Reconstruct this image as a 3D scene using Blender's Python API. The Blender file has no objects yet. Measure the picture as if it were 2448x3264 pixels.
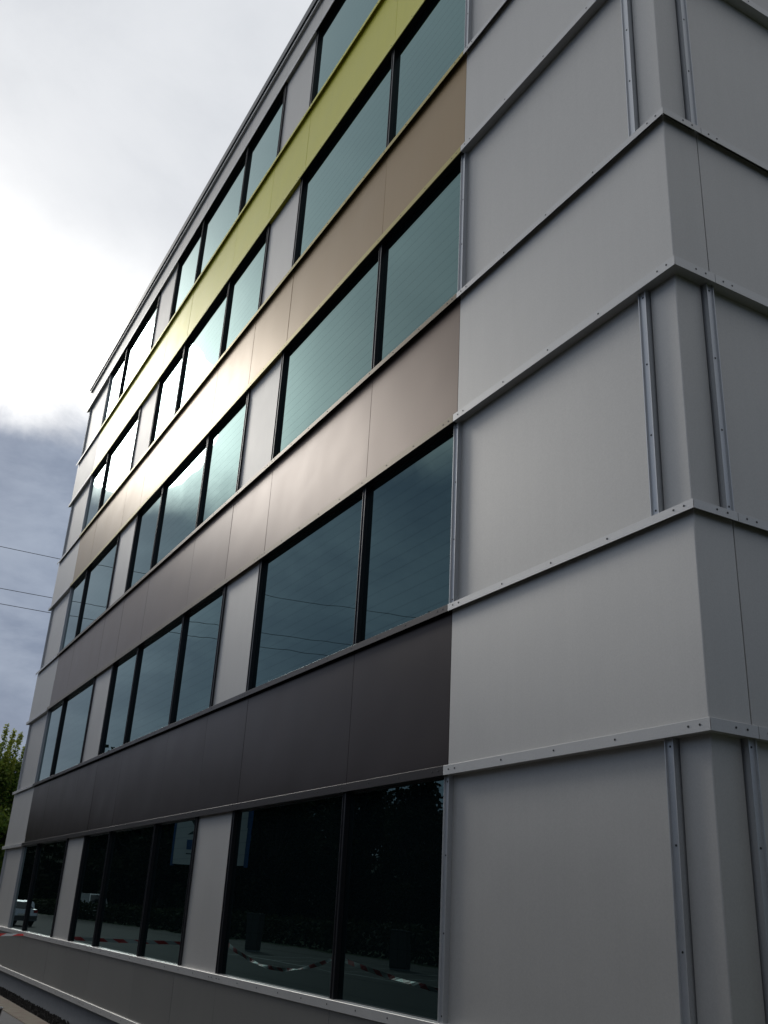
import bpy, math, random
from mathutils import Vector, Matrix
random.seed(7)
S = bpy.context.scene
COL = S.collection

# ------------------------------------------------------------------ camera
cam_d = bpy.data.cameras.new('camera')
cam = bpy.data.objects.new('camera', cam_d)
COL.objects.link(cam)
cam_d.sensor_fit = 'VERTICAL'
cam_d.sensor_height = 24.0
cam_d.lens = 24.0 * 3078.69 / 3264.0
cam_d.clip_start = 0.05
cam_d.clip_end = 3000.0
R = Matrix(((0.48893665, 0.87074737, 0.05234462),
            (0.31265269, -0.23094623, 0.92136428),
            (0.81436432, -0.43412308, -0.38515959)))      # rows: right, up, back
cam.matrix_world = Matrix.Translation((4.41473838, -4.79318149, 2.16898266)) @ R.transposed().to_4x4()
S.camera = cam

# ------------------------------------------------------------------ sky and light
SUN_AZ, SUN_EL = math.radians(-168.5), math.radians(27.0)
SUN = Vector((math.cos(SUN_EL) * math.cos(SUN_AZ), math.cos(SUN_EL) * math.sin(SUN_AZ), math.sin(SUN_EL)))
W = bpy.data.worlds.new('World')
S.world = W
W.use_nodes = True
nt = W.node_tree
nt.nodes.clear()


def N(tree, kind, **kw):
    n = tree.nodes.new(kind)
    for k, v in kw.items():
        setattr(n, k, v)
    return n


def sock(tree, node_in, v):
    if hasattr(v, 'links') or isinstance(v, bpy.types.NodeSocket):
        tree.links.new(v, node_in)
    else:
        node_in.default_value = v


def M(tree, op, a, b=0.0, c=None, clamp=False):
    n = N(tree, 'ShaderNodeMath', operation=op, use_clamp=clamp)
    sock(tree, n.inputs[0], a)
    sock(tree, n.inputs[1], b)
    if c is not None:
        sock(tree, n.inputs[2], c)
    return n.outputs[0]


def SM(tree, v, a, b, lo=0.0, hi=1.0):
    n = N(tree, 'ShaderNodeMapRange', interpolation_type='SMOOTHSTEP')
    for i, x in enumerate((v, a, b, lo, hi)):
        sock(tree, n.inputs[i], x)
    return n.outputs[0]


def MIX(tree, f, a, b, mode='MIX'):
    n = N(tree, 'ShaderNodeMix', data_type='RGBA', blend_type=mode)
    sock(tree, n.inputs[0], f)
    sock(tree, n.inputs[6], a)
    sock(tree, n.inputs[7], b)
    return n.outputs[2]


def NOISE(tree, vec, scale, detail=4.0, rough=0.55, dist=0.0):
    n = N(tree, 'ShaderNodeTexNoise')
    if vec is not None:
        tree.links.new(vec, n.inputs['Vector'])
    n.inputs['Scale'].default_value = scale
    n.inputs['Detail'].default_value = detail
    n.inputs['Roughness'].default_value = rough
    n.inputs['Distortion'].default_value = dist
    return n.outputs['Fac']


tc = N(nt, 'ShaderNodeTexCoord')
DIR = tc.outputs['Generated']
sp = N(nt, 'ShaderNodeSeparateXYZ')
nt.links.new(DIR, sp.inputs[0])
X_, Y_, Z_ = sp.outputs
den = M(nt, 'ADD', M(nt, 'MAXIMUM', Z_, 0.0), 0.22)
cv = N(nt, 'ShaderNodeCombineXYZ')
nt.links.new(M(nt, 'DIVIDE', X_, den), cv.inputs[0])
nt.links.new(M(nt, 'DIVIDE', Y_, den), cv.inputs[1])
CV = cv.outputs[0]
n1 = NOISE(nt, CV, 1.3, 6, 0.55)
n2 = NOISE(nt, CV, 2.6, 7, 0.6, 0.3)
n3 = NOISE(nt, DIR, 4.5, 8, 0.58, 0.35)
# height of the upper rim of the dark cloud bank
rim = M(nt, 'ADD', SM(nt, Y_, -0.16, 0.08, 0.378, 0.418), M(nt, 'MULTIPLY', M(nt, 'MAXIMUM', M(nt, 'SUBTRACT', -0.30, Y_), 0.0), 0.40))
e = M(nt, 'ADD', Z_, M(nt, 'MULTIPLY', M(nt, 'SUBTRACT', n3, 0.5), 0.16))
up = SM(nt, M(nt, 'SUBTRACT', e, rim), -0.030, 0.040)
dark = MIX(nt, SM(nt, n2, 0.36, 0.66), (0.160, 0.210, 0.310, 1), (0.315, 0.375, 0.480, 1))
low = SM(nt, Z_, 0.10, 0.34)
dark = MIX(nt, low, MIX(nt, 0.5, dark, (0.165, 0.205, 0.310, 1)), dark)
light = MIX(nt, SM(nt, n2, 0.28, 0.72), (0.660, 0.685, 0.725, 1), (0.820, 0.840, 0.870, 1))
# the overcast is thinner, so brighter, on the sun's side of the sky
dt0 = N(nt, 'ShaderNodeVectorMath', operation='DOT_PRODUCT')
nt.links.new(DIR, dt0.inputs[0])
dt0.inputs[1].default_value = SUN
away = SM(nt, dt0.outputs['Value'], -0.6, 0.75, 0.42, 1.0)
lsc = N(nt, 'ShaderNodeVectorMath', operation='SCALE')
nt.links.new(light, lsc.inputs[0])
nt.links.new(away, lsc.inputs['Scale'])
base = MIX(nt, up, dark, lsc.outputs[0])
# band of thin, sun-filled cloud just over the bank
dh = M(nt, 'ADD', M(nt, 'MULTIPLY', X_, math.cos(SUN_AZ)), M(nt, 'MULTIPLY', Y_, math.sin(SUN_AZ)))
lenh = M(nt, 'SQRT', M(nt, 'MAXIMUM', M(nt, 'SUBTRACT', 1.0, M(nt, 'MULTIPLY', Z_, Z_)), 0.0001))
cosaz = M(nt, 'MAXIMUM', M(nt, 'DIVIDE', dh, lenh), 0.0)
band = M(nt, 'MULTIPLY', M(nt, 'MULTIPLY', M(nt, 'POWER', cosaz, 9.0), SM(nt, M(nt, 'ADD', Y_, M(nt, 'MULTIPLY', M(nt, 'SUBTRACT', n3, 0.5), 0.2)), -0.33, -0.14)),
         SM(nt, M(nt, 'ADD', Z_, M(nt, 'MULTIPLY', M(nt, 'SUBTRACT', n1, 0.5), 0.24)), 0.46, 0.64, 1.0, 0.0))
dt = N(nt, 'ShaderNodeVectorMath', operation='DOT_PRODUCT')
nt.links.new(DIR, dt.inputs[0])
_a, _e = math.radians(-167.5), math.radians(25.8)
dt.inputs[1].default_value = (math.cos(_e) * math.cos(_a), math.cos(_e) * math.sin(_a), math.sin(_e))
dot = M(nt, 'MAXIMUM', dt.outputs['Value'], 0.0)
core = M(nt, 'ADD', M(nt, 'MULTIPLY', M(nt, 'POWER', dot, 105.0), 3.6), M(nt, 'MULTIPLY', M(nt, 'POWER', dot, 36.0), 0.42))
glow = M(nt, 'MULTIPLY', M(nt, 'ADD', M(nt, 'MULTIPLY', band, 1.15), core), M(nt, 'ADD', M(nt, 'MULTIPLY', up, 0.97), 0.03))
gc = N(nt, 'ShaderNodeVectorMath', operation='SCALE')
gc.inputs[0].default_value = (1.0, 0.955, 0.87)
nt.links.new(glow, gc.inputs['Scale'])
cl = N(nt, 'ShaderNodeVectorMath', operation='ADD')
nt.links.new(base, cl.inputs[0])
nt.links.new(gc.outputs[0], cl.inputs[1])
c10 = N(nt, 'ShaderNodeVectorMath', operation='SCALE')
nt.links.new(cl.outputs[0], c10.inputs[0])
c10.inputs['Scale'].default_value = 10.0
sky = N(nt, 'ShaderNodeTexSky', sky_type='NISHITA')
sky.sun_disc = False
sky.sun_elevation = SUN_EL
sky.sun_rotation = math.radians(90.0) - SUN_AZ
skm = MIX(nt, 0.93, sky.outputs[0], c10.outputs[0])
bg = N(nt, 'ShaderNodeBackground')
nt.links.new(skm, bg.inputs['Color'])
bg.inputs['Strength'].default_value = 0.1
wo = N(nt, 'ShaderNodeOutputWorld')
nt.links.new(bg.outputs[0], wo.inputs['Surface'])

sun_d = bpy.data.lights.new('sun', 'SUN')
sun_d.energy = 0.5
sun_d.angle = math.radians(10.0)         # overcast: a wide soft sun behind thin cloud
sun_d.color = (1.0, 0.97, 0.92)
sun = bpy.data.objects.new('sun', sun_d)
sun.rotation_euler = (-SUN).to_track_quat('-Z', 'Y').to_euler()
COL.objects.link(sun)

S.view_settings.view_transform = 'Standard'
S.view_settings.look = 'None'
S.view_settings.exposure = 0.0
S.view_settings.gamma = 1.0
S.view_settings.use_curve_mapping = False
S.render.engine = 'CYCLES'
S.cycles.use_denoising = True
S.cycles.max_bounces = 8


# ------------------------------------------------------------------ materials
def new_mat(name):
    m = bpy.data.materials.new(name)
    m.use_nodes = True
    t = m.node_tree
    b = t.nodes['Principled BSDF']
    return m, t, b


def paint(name, col, rough=0.34, metal=0.0, var=0.04, ior=1.5, wave=0.010):
    """satin coated metal: faint per-panel shade, faint dust, faint oil-canning"""
    m, t, b = new_mat(name)
    tcn = N(t, 'ShaderNodeTexCoord')
    oi = N(t, 'ShaderNodeObjectInfo')
    ob = tcn.outputs['Object']
    fine = NOISE(t, ob, 70.0, 3, 0.7)
    big = NOISE(t, ob, 1.3, 5, 0.6)
    mp = N(t, 'ShaderNodeMapping')
    t.links.new(ob, mp.inputs[0])
    mp.inputs['Scale'].default_value = (7.0, 7.0, 0.35)
    streak = NOISE(t, mp.outputs[0], 1.6, 4, 0.6)
    k = M(t, 'ADD', 1.0 - var, M(t, 'MULTIPLY', oi.outputs['Random'], 2 * var))
    k = M(t, 'MULTIPLY', k, M(t, 'ADD', 0.88, M(t, 'MULTIPLY', fine, 0.24)))
    k = M(t, 'MULTIPLY', k, M(t, 'ADD', 0.93, M(t, 'MULTIPLY', big, 0.14)))
    k = M(t, 'MULTIPLY', k, M(t, 'ADD', 0.97, M(t, 'MULTIPLY', streak, 0.06)))
    v = N(t, 'ShaderNodeVectorMath', operation='SCALE')
    v.inputs[0].default_value = col
    t.links.new(k, v.inputs['Scale'])
    t.links.new(v.outputs[0], b.inputs['Base Color'])
    t.links.new(M(t, 'ADD', rough - 0.04, M(t, 'MULTIPLY', big, 0.08)), b.inputs['Roughness'])
    b.inputs['Metallic'].default_value = metal
    b.inputs['IOR'].default_value = ior
    off = N(t, 'ShaderNodeVectorMath', operation='ADD')
    t.links.new(ob, off.inputs[0])
    rnd = N(t, 'ShaderNodeCombineXYZ')
    t.links.new(M(t, 'MULTIPLY', oi.outputs['Random'], 37.0), rnd.inputs[0])
    t.links.new(rnd.outputs[0], off.inputs[1])
    w = NOISE(t, off.outputs[0], 0.9, 1, 0.4)
    bp = N(t, 'ShaderNodeBump')
    bp.inputs['Strength'].default_value = 1.0
    bp.inputs['Distance'].default_value = wave
    t.links.new(w, bp.inputs['Height'])
    t.links.new(bp.outputs[0], b.inputs['Normal'])
    return m


def plain(name, col, rough=0.6, metal=0.0, nscale=30.0, amp=0.3, bump=0.0, bscale=None, ior=1.5):
    m, t, b = new_mat(name)
    tcn = N(t, 'ShaderNodeTexCoord')
    f = NOISE(t, tcn.outputs['Object'], nscale, 5, 0.6)
    k = M(t, 'ADD', 1.0 - amp, M(t, 'MULTIPLY', f, 2 * amp))
    v = N(t, 'ShaderNodeVectorMath', operation='SCALE')
    v.inputs[0].default_value = col
    t.links.new(k, v.inputs['Scale'])
    t.links.new(v.outputs[0], b.inputs['Base Color'])
    b.inputs['Roughness'].default_value = rough
    b.inputs['Metallic'].default_value = metal
    b.inputs['IOR'].default_value = ior
    if bump:
        f2 = NOISE(t, tcn.outputs['Object'], bscale or nscale * 2, 4, 0.6)
        bp = N(t, 'ShaderNodeBump')
        bp.inputs['Strength'].default_value = 0.6
        bp.inputs['Distance'].default_value = bump
        t.links.new(f2, bp.inputs['Height'])
        t.links.new(bp.outputs[0], b.inputs['Normal'])
    return m


GREY = paint('silver grey metallic paint', (0.530, 0.514, 0.484), 0.53, 0.53, wave=0.004)
GREY_TRIM = paint('silver grey trim', (0.55, 0.54, 0.52), 0.48, 0.55, wave=0.002)
CH_M = paint('channel aluminium', (0.52, 0.53, 0.54), 0.40, 0.6, wave=0.001)
PLINTH_P = paint('taupe grey metallic paint', (0.225, 0.221, 0.207), 0.42, 0.5)
B1 = paint('near black brown metallic paint', (0.031, 0.0195, 0.0155), 0.31, 0.5, ior=1.33)
B2 = paint('mauve brown metallic paint', (0.122, 0.083, 0.058), 0.38, 0.6, wave=0.007)
B3 = paint('light brown metallic paint', (0.240, 0.155, 0.060), 0.39, 0.5, wave=0.007)
B4 = paint('yellow green metallic paint', (0.740, 0.690, 0.060), 0.42, 0.15, wave=0.006, ior=1.42)
T1 = paint('near black brown trim', (0.034, 0.028, 0.027), 0.38, 0.5, wave=0.002, ior=1.35)
T2 = paint('bronze brown trim', (0.140, 0.108, 0.062), 0.42, 0.55, wave=0.002)
T3 = paint('olive gold trim', (0.370, 0.305, 0.080), 0.42, 0.5, wave=0.002)
T4 = paint('yellow green trim', (0.700, 0.650, 0.080), 0.44, 0.2, wave=0.002)
BLACK = plain('black anodised frame', (0.010, 0.010, 0.012), 0.30, 0.0, 40, 0.15)
FIN = plain('black edge highlight', (0.025, 0.025, 0.030), 0.35, 0.0, 40, 0.2)  # lips coloured lighter than the frame to paint their lit edges
RIV = plain('dark rivet', (0.012, 0.012, 0.012), 0.5)
DARK = plain('dark backing wall', (0.018, 0.018, 0.018), 0.8)
CONC = plain('plinth concrete', (0.235, 0.240, 0.245), 0.85, 0, 6, 0.16, 0.004, 60)
ROOF = plain('roof felt', (0.12, 0.12, 0.12), 0.9)


def glass():
    m, t, b = new_mat('tinted reflective glass')
    tcn = N(t, 'ShaderNodeTexCoord')
    s = N(t, 'ShaderNodeSeparateXYZ')
    t.links.new(tcn.outputs['Object'], s.inputs[0])
    # fine dark printed lines every 15 cm
    fr = M(t, 'FRACT', M(t, 'DIVIDE', M(t, 'ADD', s.outputs[2], 20.0), 0.152))
    ln = M(t, 'LESS_THAN', fr, 0.05)
    st = MIX(t, ln, (0.64, 0.97, 0.97, 1), (0.47, 0.71, 0.73, 1))
    oi = N(t, 'ShaderNodeObjectInfo')
    off = N(t, 'ShaderNodeVectorMath', operation='ADD')
    rnd = N(t, 'ShaderNodeCombineXYZ')
    t.links.new(M(t, 'MULTIPLY', oi.outputs['Random'], 51.0), rnd.inputs[2])
    t.links.new(tcn.outputs['Object'], off.inputs[0])
    t.links.new(rnd.outputs[0], off.inputs[1])
    w = NOISE(t, off.outputs[0], 0.8, 1, 0.4)
    bp = N(t, 'ShaderNodeBump')
    bp.inputs['Strength'].default_value = 1.0
    bp.inputs['Distance'].default_value = 0.003
    t.links.new(w, bp.inputs['Height'])
    t.nodes.remove(b)
    gl = N(t, 'ShaderNodeBsdfGlossy')
    gl.inputs['Roughness'].default_value = 0.0
    fr_ = N(t, 'ShaderNodeFresnel')
    fr_.inputs['IOR'].default_value = 1.83
    st = MIX(t, SM(t, fr_.outputs[0], 0.12, 0.6), st, (0.84, 0.94, 0.96, 1))
    t.links.new(st, gl.inputs['Color'])
    t.links.new(bp.outputs[0], gl.inputs['Normal'])
    df = N(t, 'ShaderNodeBsdfDiffuse')
    df.inputs['Color'].default_value = (0.003, 0.006, 0.007, 1)
    mx = N(t, 'ShaderNodeMixShader')
    t.links.new(fr_.outputs[0], mx.inputs[0])
    t.links.new(df.outputs[0], mx.inputs[1])
    t.links.new(gl.outputs[0], mx.inputs[2])
    t.links.new(mx.outputs[0], t.nodes['Material Output'].inputs['Surface'])
    return m


GLASS = glass()


# ------------------------------------------------------------------ mesh helpers
def link(name, me, mat=None, parent=None):
    o = bpy.data.objects.new(name, me)
    COL.objects.link(o)
    if mat is not None and me is not None and not me.materials:
        me.materials.append(mat)
    if parent is not None:
        o.parent = parent
    return o


def empty(name, loc=(0, 0, 0), rz=0.0):
    o = bpy.data.objects.new(name, None)
    o.location = loc
    o.rotation_euler = (0, 0, rz)
    COL.objects.link(o)
    return o


def tag(o, label=None, cat=None, group=None, kind=None):
    if label: o['label'] = label
    if cat: o['category'] = cat
    if group: o['group'] = group
    if kind: o['kind'] = kind
    return o


class MB:
    def __init__(self):
        self.v, self.f, self.m, self.sm = [], [], [], []

    def quad(self, a, b, c, d, mi=0):
        i = len(self.v)
        self.v += [a, b, c, d]
        self.f.append((i, i + 1, i + 2, i + 3))
        self.m.append(mi)

    def box(self, x0, x1, y0, y1, z0, z1, mi=0):
        x0, x1 = min(x0, x1), max(x0, x1)
        y0, y1 = min(y0, y1), max(y0, y1)
        i = len(self.v)
        self.v += [(x0, y0, z0), (x1, y0, z0), (x1, y1, z0), (x0, y1, z0), (x0, y0, z1), (x1, y0, z1), (x1, y1, z1), (x0, y1, z1)]
        for q in ((0, 3, 2, 1), (4, 5, 6, 7), (0, 1, 5, 4), (1, 2, 6, 5), (2, 3, 7, 6), (3, 0, 4, 7)):
            self.f.append(tuple(i + k for k in q))
            self.m.append(mi)

    def loft(self, A, B, mi=0, caps=True):
        """closed prism between two equal rings"""
        n = len(A)
        i = len(self.v)
        self.v += list(A) + list(B)
        for k in range(n):
            j = (k + 1) % n
            self.f.append((i + k, i + j, i + n + j, i + n + k))
            self.m.append(mi)
        if caps:
            self.f.append(tuple(i + k for k in range(n))[::-1])
            self.f.append(tuple(i + n + k for k in range(n)))
            self.m += [mi, mi]

    def tube(self, pts, r, n=6, mi=0):
        rings = []
        for k, p in enumerate(pts):
            p = Vector(p)
            a = Vector(pts[max(k - 1, 0)])
            b = Vector(pts[min(k + 1, len(pts) - 1)])
            d = (b - a).normalized()
            u = d.orthogonal().normalized() if abs(d.z) > 0.95 else d.cross(Vector((0, 0, 1))).normalized()
            w = d.cross(u)
            rr = r[k] if isinstance(r, (list, tuple)) else r
            rings.append([tuple(p + (u * math.cos(t) + w * math.sin(t)) * rr) for t in [2 * math.pi * q / n for q in range(n)]])
        for A, B in zip(rings, rings[1:]):
            self.loft(A, B, mi, False)
        for ring in (rings[0], rings[-1]):
            i = len(self.v)
            self.v += ring
            self.f.append(tuple(range(i, i + n)))
            self.m.append(mi)

    def mesh(self, name):
        me = bpy.data.meshes.new(name)
        me.from_pydata([tuple(p) for p in self.v], [], self.f)
        me.update()
        return me

    def build(self, name, mat, parent=None):
        me = self.mesh(name)
        mats = mat if isinstance(mat, (list, tuple)) else [mat]
        for q in mats:
            me.materials.append(q)
        if len(mats) > 1:
            for p, k in zip(me.polygons, self.m):
                p.material_index = k
        import bmesh
        bm = bmesh.new()
        bm.from_mesh(me)
        bmesh.ops.recalc_face_normals(bm, faces=bm.faces)
        bm.to_mesh(me)
        bm.free()
        return link(name, me, None, parent)


# ------------------------------------------------------------------ the building
LEN = -27.06
XB, XC = -3.165, -23.95                   # grey end bays | coloured middle
JX = [-3.165, -5.19, -8.41, -10.08, -12.05, -14.96, -16.92, -18.60, -21.85, -23.95]
BAND = [(3.366, 4.906), (6.968, 8.512), (10.600, 12.162), (14.215, 15.736)]
SILL = 1.287
PAR = 17.812
TB, TT = 0.082, 0.068                     # face heights of the lower and upper trims
SIDE = 15.0
E = 0.055                                  # band panel behind the trim face
RP = 0.095                                # recessed panel plane
PANEL_M = [B1, B2, B3, B4]
TRIM_M = [T1, T2, T3, T4]
COLN = ['near black brown', 'mauve brown', 'light brown', 'yellow-green']

bld = empty('office_building', (0, 0, 0))
tag(bld, 'five storey office block clad in grey panels with brown and yellow-green bands', 'building')


def panel(x0, x1, z0, z1, y, mat, label=None, g=0.0022, th=0.028, tilt=0.0022):
    if mat is B1:
        g = 0.0009
    """a cladding sheet with a folded-back edge, a touch out of true"""
    xa, xb = min(x0, x1) + g, max(x0, x1) - g
    j = [random.uniform(-tilt, tilt) for _ in range(4)]
    b = 0.004
    F = [(xa + b, y + j[0], z0 + b), (xb - b, y + j[1], z0 + b), (xb - b, y + j[2], z1 - b), (xa + b, y + j[3], z1 - b)]
    G = [(xa, y + b + j[0], z0), (xb, y + b + j[1], z0), (xb, y + b + j[2], z1), (xa, y + b + j[3], z1)]
    K = [(xa, y + th, z0), (xb, y + th, z0), (xb, y + th, z1), (xa, y + th, z1)]
    m = MB()
    m.loft(F, G, 0, False)
    m.loft(G, K, 0, False)
    m.quad(*F)
    m.quad(*K)
    o = m.build('cladding_panel', mat, bld)
    if label:
        o['label'] = label
    return o


def side_panel(y0, y1, z0, z1, d, mat, g=0.008, th=0.028, tilt=0.0014):
    ya, yb = y0 + g, y1 - g
    j = [random.uniform(-tilt, tilt) for _ in range(4)]
    b = 0.004
    x = -d
    F = [(x + j[0], ya + b, z0 + b), (x + j[1], yb - b, z0 + b), (x + j[2], yb - b, z1 - b), (x + j[3], ya + b, z1 - b)]
    G = [(x - b + j[0], ya, z0), (x - b + j[1], yb, z0), (x - b + j[2], yb, z1), (x - b + j[3], ya, z1)]
    K = [(x - th, ya, z0), (x - th, yb, z0), (x - th, yb, z1), (x - th, ya, z1)]
    m = MB()
    m.loft(F, G, 0, False)
    m.loft(G, K, 0, False)
    m.quad(*F)
    m.quad(*K)
    return m.build('cladding_panel', mat, bld)


def corner_panel(xw, yj, z0, z1, d, mat, cx=0.0, sgn=1, g=0.004):
    """one sheet folded round the building corner; sgn=1 near corner, -1 far corner"""
    r = 0.012
    th = 0.028
    path = [(xw + g, d)]
    for k in range(6):
        t = -math.pi / 2 + (math.pi / 2) * k / 5
        path.append((-d - r + r * math.cos(t), d + r + r * math.sin(t)))
    path.append((-d, yj - g))
    inner = [(-d - th, yj - g), (-d - th, d + th), (xw + g, d + th)]
    ring = path + inner
    if sgn < 0:
        ring = [(LEN - x, y) for x, y in ring]
    m = MB()
    m.loft([(x, y, z0) for x, y in ring], [(x, y, z1) for x, y in ring])
    o = m.build('cladding_panel', mat, bld)
    return o


def rivets(pts, parent, axis='y'):
    m = MB()
    for (a, b, z) in pts:
        r = 0.0085
        n = 6
        ring0, ring1 = [], []
        for k in range(n):
            t = 2 * math.pi * k / n
            if axis == 'y':
                ring0.append((a + r * math.cos(t), b - 0.0025, z + r * math.sin(t)))
                ring1.append((a + r * math.cos(t), b + 0.001, z + r * math.sin(t)))
            else:
                ring0.append((a + 0.0025, b + r * math.cos(t), z + r * math.sin(t)))
                ring1.append((a - 0.001, b + r * math.cos(t), z + r * math.sin(t)))
        m.loft(ring0, ring1)
    if not pts:
        return
    o = m.build('rivet', RIV, parent)
    o['kind'] = 'stuff'


def spots(a, b, inset=0.09):
    """rivet positions along a trim: pairs at the ends, singles every 62 cm"""
    lo, hi = min(a, b), max(a, b)
    L = hi - lo
    out = [lo + inset, lo + inset + 0.1, hi - inset, hi - inset - 0.1]
    n = max(1, int(round((L - 0.4) / 0.62)))
    for k in range(1, n):
        out.append(lo + 0.2 + (L - 0.4) * k / n)
    return out if L > 0.6 else [lo + L * 0.35, lo + L * 0.75]


def prof_bottom(z):
    return [(0.0, z), (0.0, z + TB), (0.0015, z + TB + 0.002), (E + 0.003, z + TB + 0.002), (E + 0.003, z + 0.03), (0.012, z + 0.03), (0.012, z)]


def prof_top(z):
    return [(0.0, z), (0.0, z + TT), (0.002, z + TT + 0.002), (0.19, z + TT + 0.05), (0.19, z + TT + 0.042), (0.006, z + TT - 0.006), (0.005, z)]


def trim_front(prof, x0, x1, mat, zr, mit0=False, mit1=False, rv=True):
    """x0 < x1; mit0/mit1: mitred at the far / near corner"""
    g = 0.0025
    A = [((x0 + d if mit0 else x0) + g, d, z) for d, z in prof]
    B = [((x1 - d if mit1 else x1) - g, d, z) for d, z in prof]
    m = MB()
    m.loft(A, B)
    o = m.build('trim', mat, bld)
    if rv:
        rivets([(x, 0.0, zr) for x in spots(x0, x1)], o)
    return o


def trim_side(prof, y0, y1, mat, zr, mit=False):
    g = 0.0025
    A = [(-d, (y0 + d if mit else y0) + g, z) for d, z in prof]
    B = [(-d, y1 - g, z) for d, z in prof]
    m = MB()
    m.loft(A, B)
    o = m.build('trim', mat, bld)
    ys = spots(y0, y1)
    if mit:
        ys = [0.23, 0.335]
    rivets([(0.0, y, zr) for y in ys], o, 'x')
    return o


def soffit_front(z, x0, x1, mat, mit0=False, mit1=False, d0=0.012, d1=0.19):
    p = [(d0, z + 0.004), (d1, z + 0.004), (d1, z + 0.024), (d0, z + 0.024)]
    m = MB()
    m.loft([((x0 + d if mit0 else x0), d, zz) for d, zz in p], [((x1 - d if mit1 else x1), d, zz) for d, zz in p])
    return m.build('soffit', mat, bld)


def soffit_side(z, y0, y1, mat, mit=False):
    p = [(0.012, z + 0.004), (0.19, z + 0.004), (0.19, z + 0.024), (0.012, z + 0.024)]
    m = MB()
    m.loft([(-d, (y0 + d if mit else y0), zz) for d, zz in p], [(-d, y1, zz) for d, zz in p])
    return m.build('soffit', mat, bld)


SJ = [0.44, 3.45, 6.45, 9.45, 12.45, SIDE]      # joints on the side wall
SEG = [-23.95, -18.62, -13.50, -8.44, -3.165]   # trim pieces on the coloured middle


def band_trims(zlo, zhi, mats):
    for which, z in (('b', zlo), ('t', zhi)):
        if z is None:
            continue
        prof = prof_bottom(z) if which == 'b' else prof_top(z)
        zr = z + (0.045 if which == 'b' else 0.040)
        gm = GREY_TRIM
        trim_front(prof, XB, 0.0, gm, zr, mit1=True)
        trim_front(prof, LEN, XC, gm, zr, mit0=True)
        for a, b in zip(SEG, SEG[1:]):
            trim_front(prof, a, b, mats, zr)
        trim_side(prof, 0.0, SJ[0], gm, zr, mit=True)
        for a, b in zip(SJ, SJ[1:]):
            trim_side(prof, a, b, gm, zr)
        if which == 'b':
            soffit_front(z, XB, 0.0, GREY_TRIM, mit1=True)
            soffit_front(z, LEN, XC, GREY_TRIM, mit0=True)
            soffit_side(z, 0.0, SIDE, GREY_TRIM, mit=True)


for i, (z0, z1) in enumerate(BAND):
    pz0, pz1 = z0 + 0.02, z1 + 0.055
    corner_panel(XB, SJ[0], pz0, pz1, E, GREY)
    corner_panel(XB, SJ[0], pz0, pz1, E, GREY, sgn=-1)
    for a, b in zip(JX, JX[1:]):
        panel(a, b, pz0, pz1, E, PANEL_M[i], COLN[i] + ' cladding panel')
    for a, b in zip(SJ, SJ[1:]):
        side_panel(a, b, pz0, pz1, E, GREY)
    band_trims(z0, z1, TRIM_M[i])
# parapet
corner_panel(XB, SJ[0], PAR + 0.02, 18.64, E, GREY)
corner_panel(XB, SJ[0], PAR + 0.02, 18.64, E, GREY, sgn=-1)
for a, b in zip(JX, JX[1:]):
    panel(a, b, PAR + 0.02, 18.64, E, GREY)
for a, b in zip(SJ, SJ[1:]):
    side_panel(a, b, PAR + 0.02, 18.64, E, GREY)
band_trims(PAR, None, GREY_TRIM)
pt = [(0.0, 18.60), (0.0, 18.665), (0.19, 18.665), (0.19, 18.60)]
for a, b, m0, m1 in ((LEN, -18.62, True, False), (-18.62, -13.5, False, False), (-13.5, -8.44, False, False), (-8.44, 0.0, False, True)):
    trim_front(pt, a, b, GREY_TRIM, 0, m0, m1, rv=False)
m = MB()
m.loft([(-d, d + 0.002, z) for d, z in pt], [(-d, SIDE, z) for d, z in pt])
m.build('trim', GREY_TRIM, bld)
# coping
COP = plain('weathered zinc coping', (0.055, 0.058, 0.060), 0.42, 0.4, 8, 0.12)
pc = [(-0.03, 18.70), (-0.03, 18.90), (0.005, 18.985), (0.05, 19.01), (0.45, 18.98), (0.45, 18.69), (0.02, 18.667)]
for a, b, m0, m1 in ((LEN, -20.0, True, False), (-20.0, -14.0, False, False), (-14.0, -8.0, False, False), (-8.0, -3.0, False, False), (-3.0, 0.0, False, True)):
    A = [((a + d if m0 else a) + 0.001, d, z) for d, z in pc]
    B = [((b - d if m1 else b) - 0.001, d, z) for d, z in pc]
    m = MB()
    m.loft(A, B)
    m.build('coping', COP, bld)
m = MB()
m.loft([(-d, d + 0.002, z) for d, z in pc], [(-d, SIDE, z) for d, z in pc])
m.build('coping', COP, bld)

# sill band and plinth
def prof_sill(z, h):
    return [(0.0, z), (0.0, z + h), (0.003, z + h + 0.003), (0.16, z + h + 0.012), (0.16, z + h - 0.002), (0.006, z + h - 0.006), (0.005, z)]


SS = [LEN, -21.9, -15.0, -8.44, -3.165, 0.0]
for z, h, mm in ((SILL, 0.086, GREY_TRIM), (0.402, 0.094, GREY_TRIM)):
    for k, (a, b) in enumerate(zip(SS, SS[1:])):
        trim_front(prof_sill(z, h), a, b, mm, z + 0.045, mit0=(k == 0), mit1=(k == len(SS) - 2))
    for k, (a, b) in enumerate(zip([0.0] + SJ, SJ)):
        trim_side(prof_sill(z, h), a, b, mm, z + 0.045, mit=(k == 0))
for a, b in zip(JX, JX[1:]):
    panel(a, b, 0.47, SILL + 0.03, 0.028, PLINTH_P, 'taupe grey panel under the ground floor windows')
corner_panel(XB, SJ[0], 0.47, SILL + 0.03, 0.028, PLINTH_P)
corner_panel(XB, SJ[0], 0.47, SILL + 0.03, 0.028, PLINTH_P, sgn=-1)
for a, b in zip(SJ, SJ[1:]):
    side_panel(a, b, 0.47, SILL + 0.03, 0.028, PLINTH_P)
m = MB()
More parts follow.
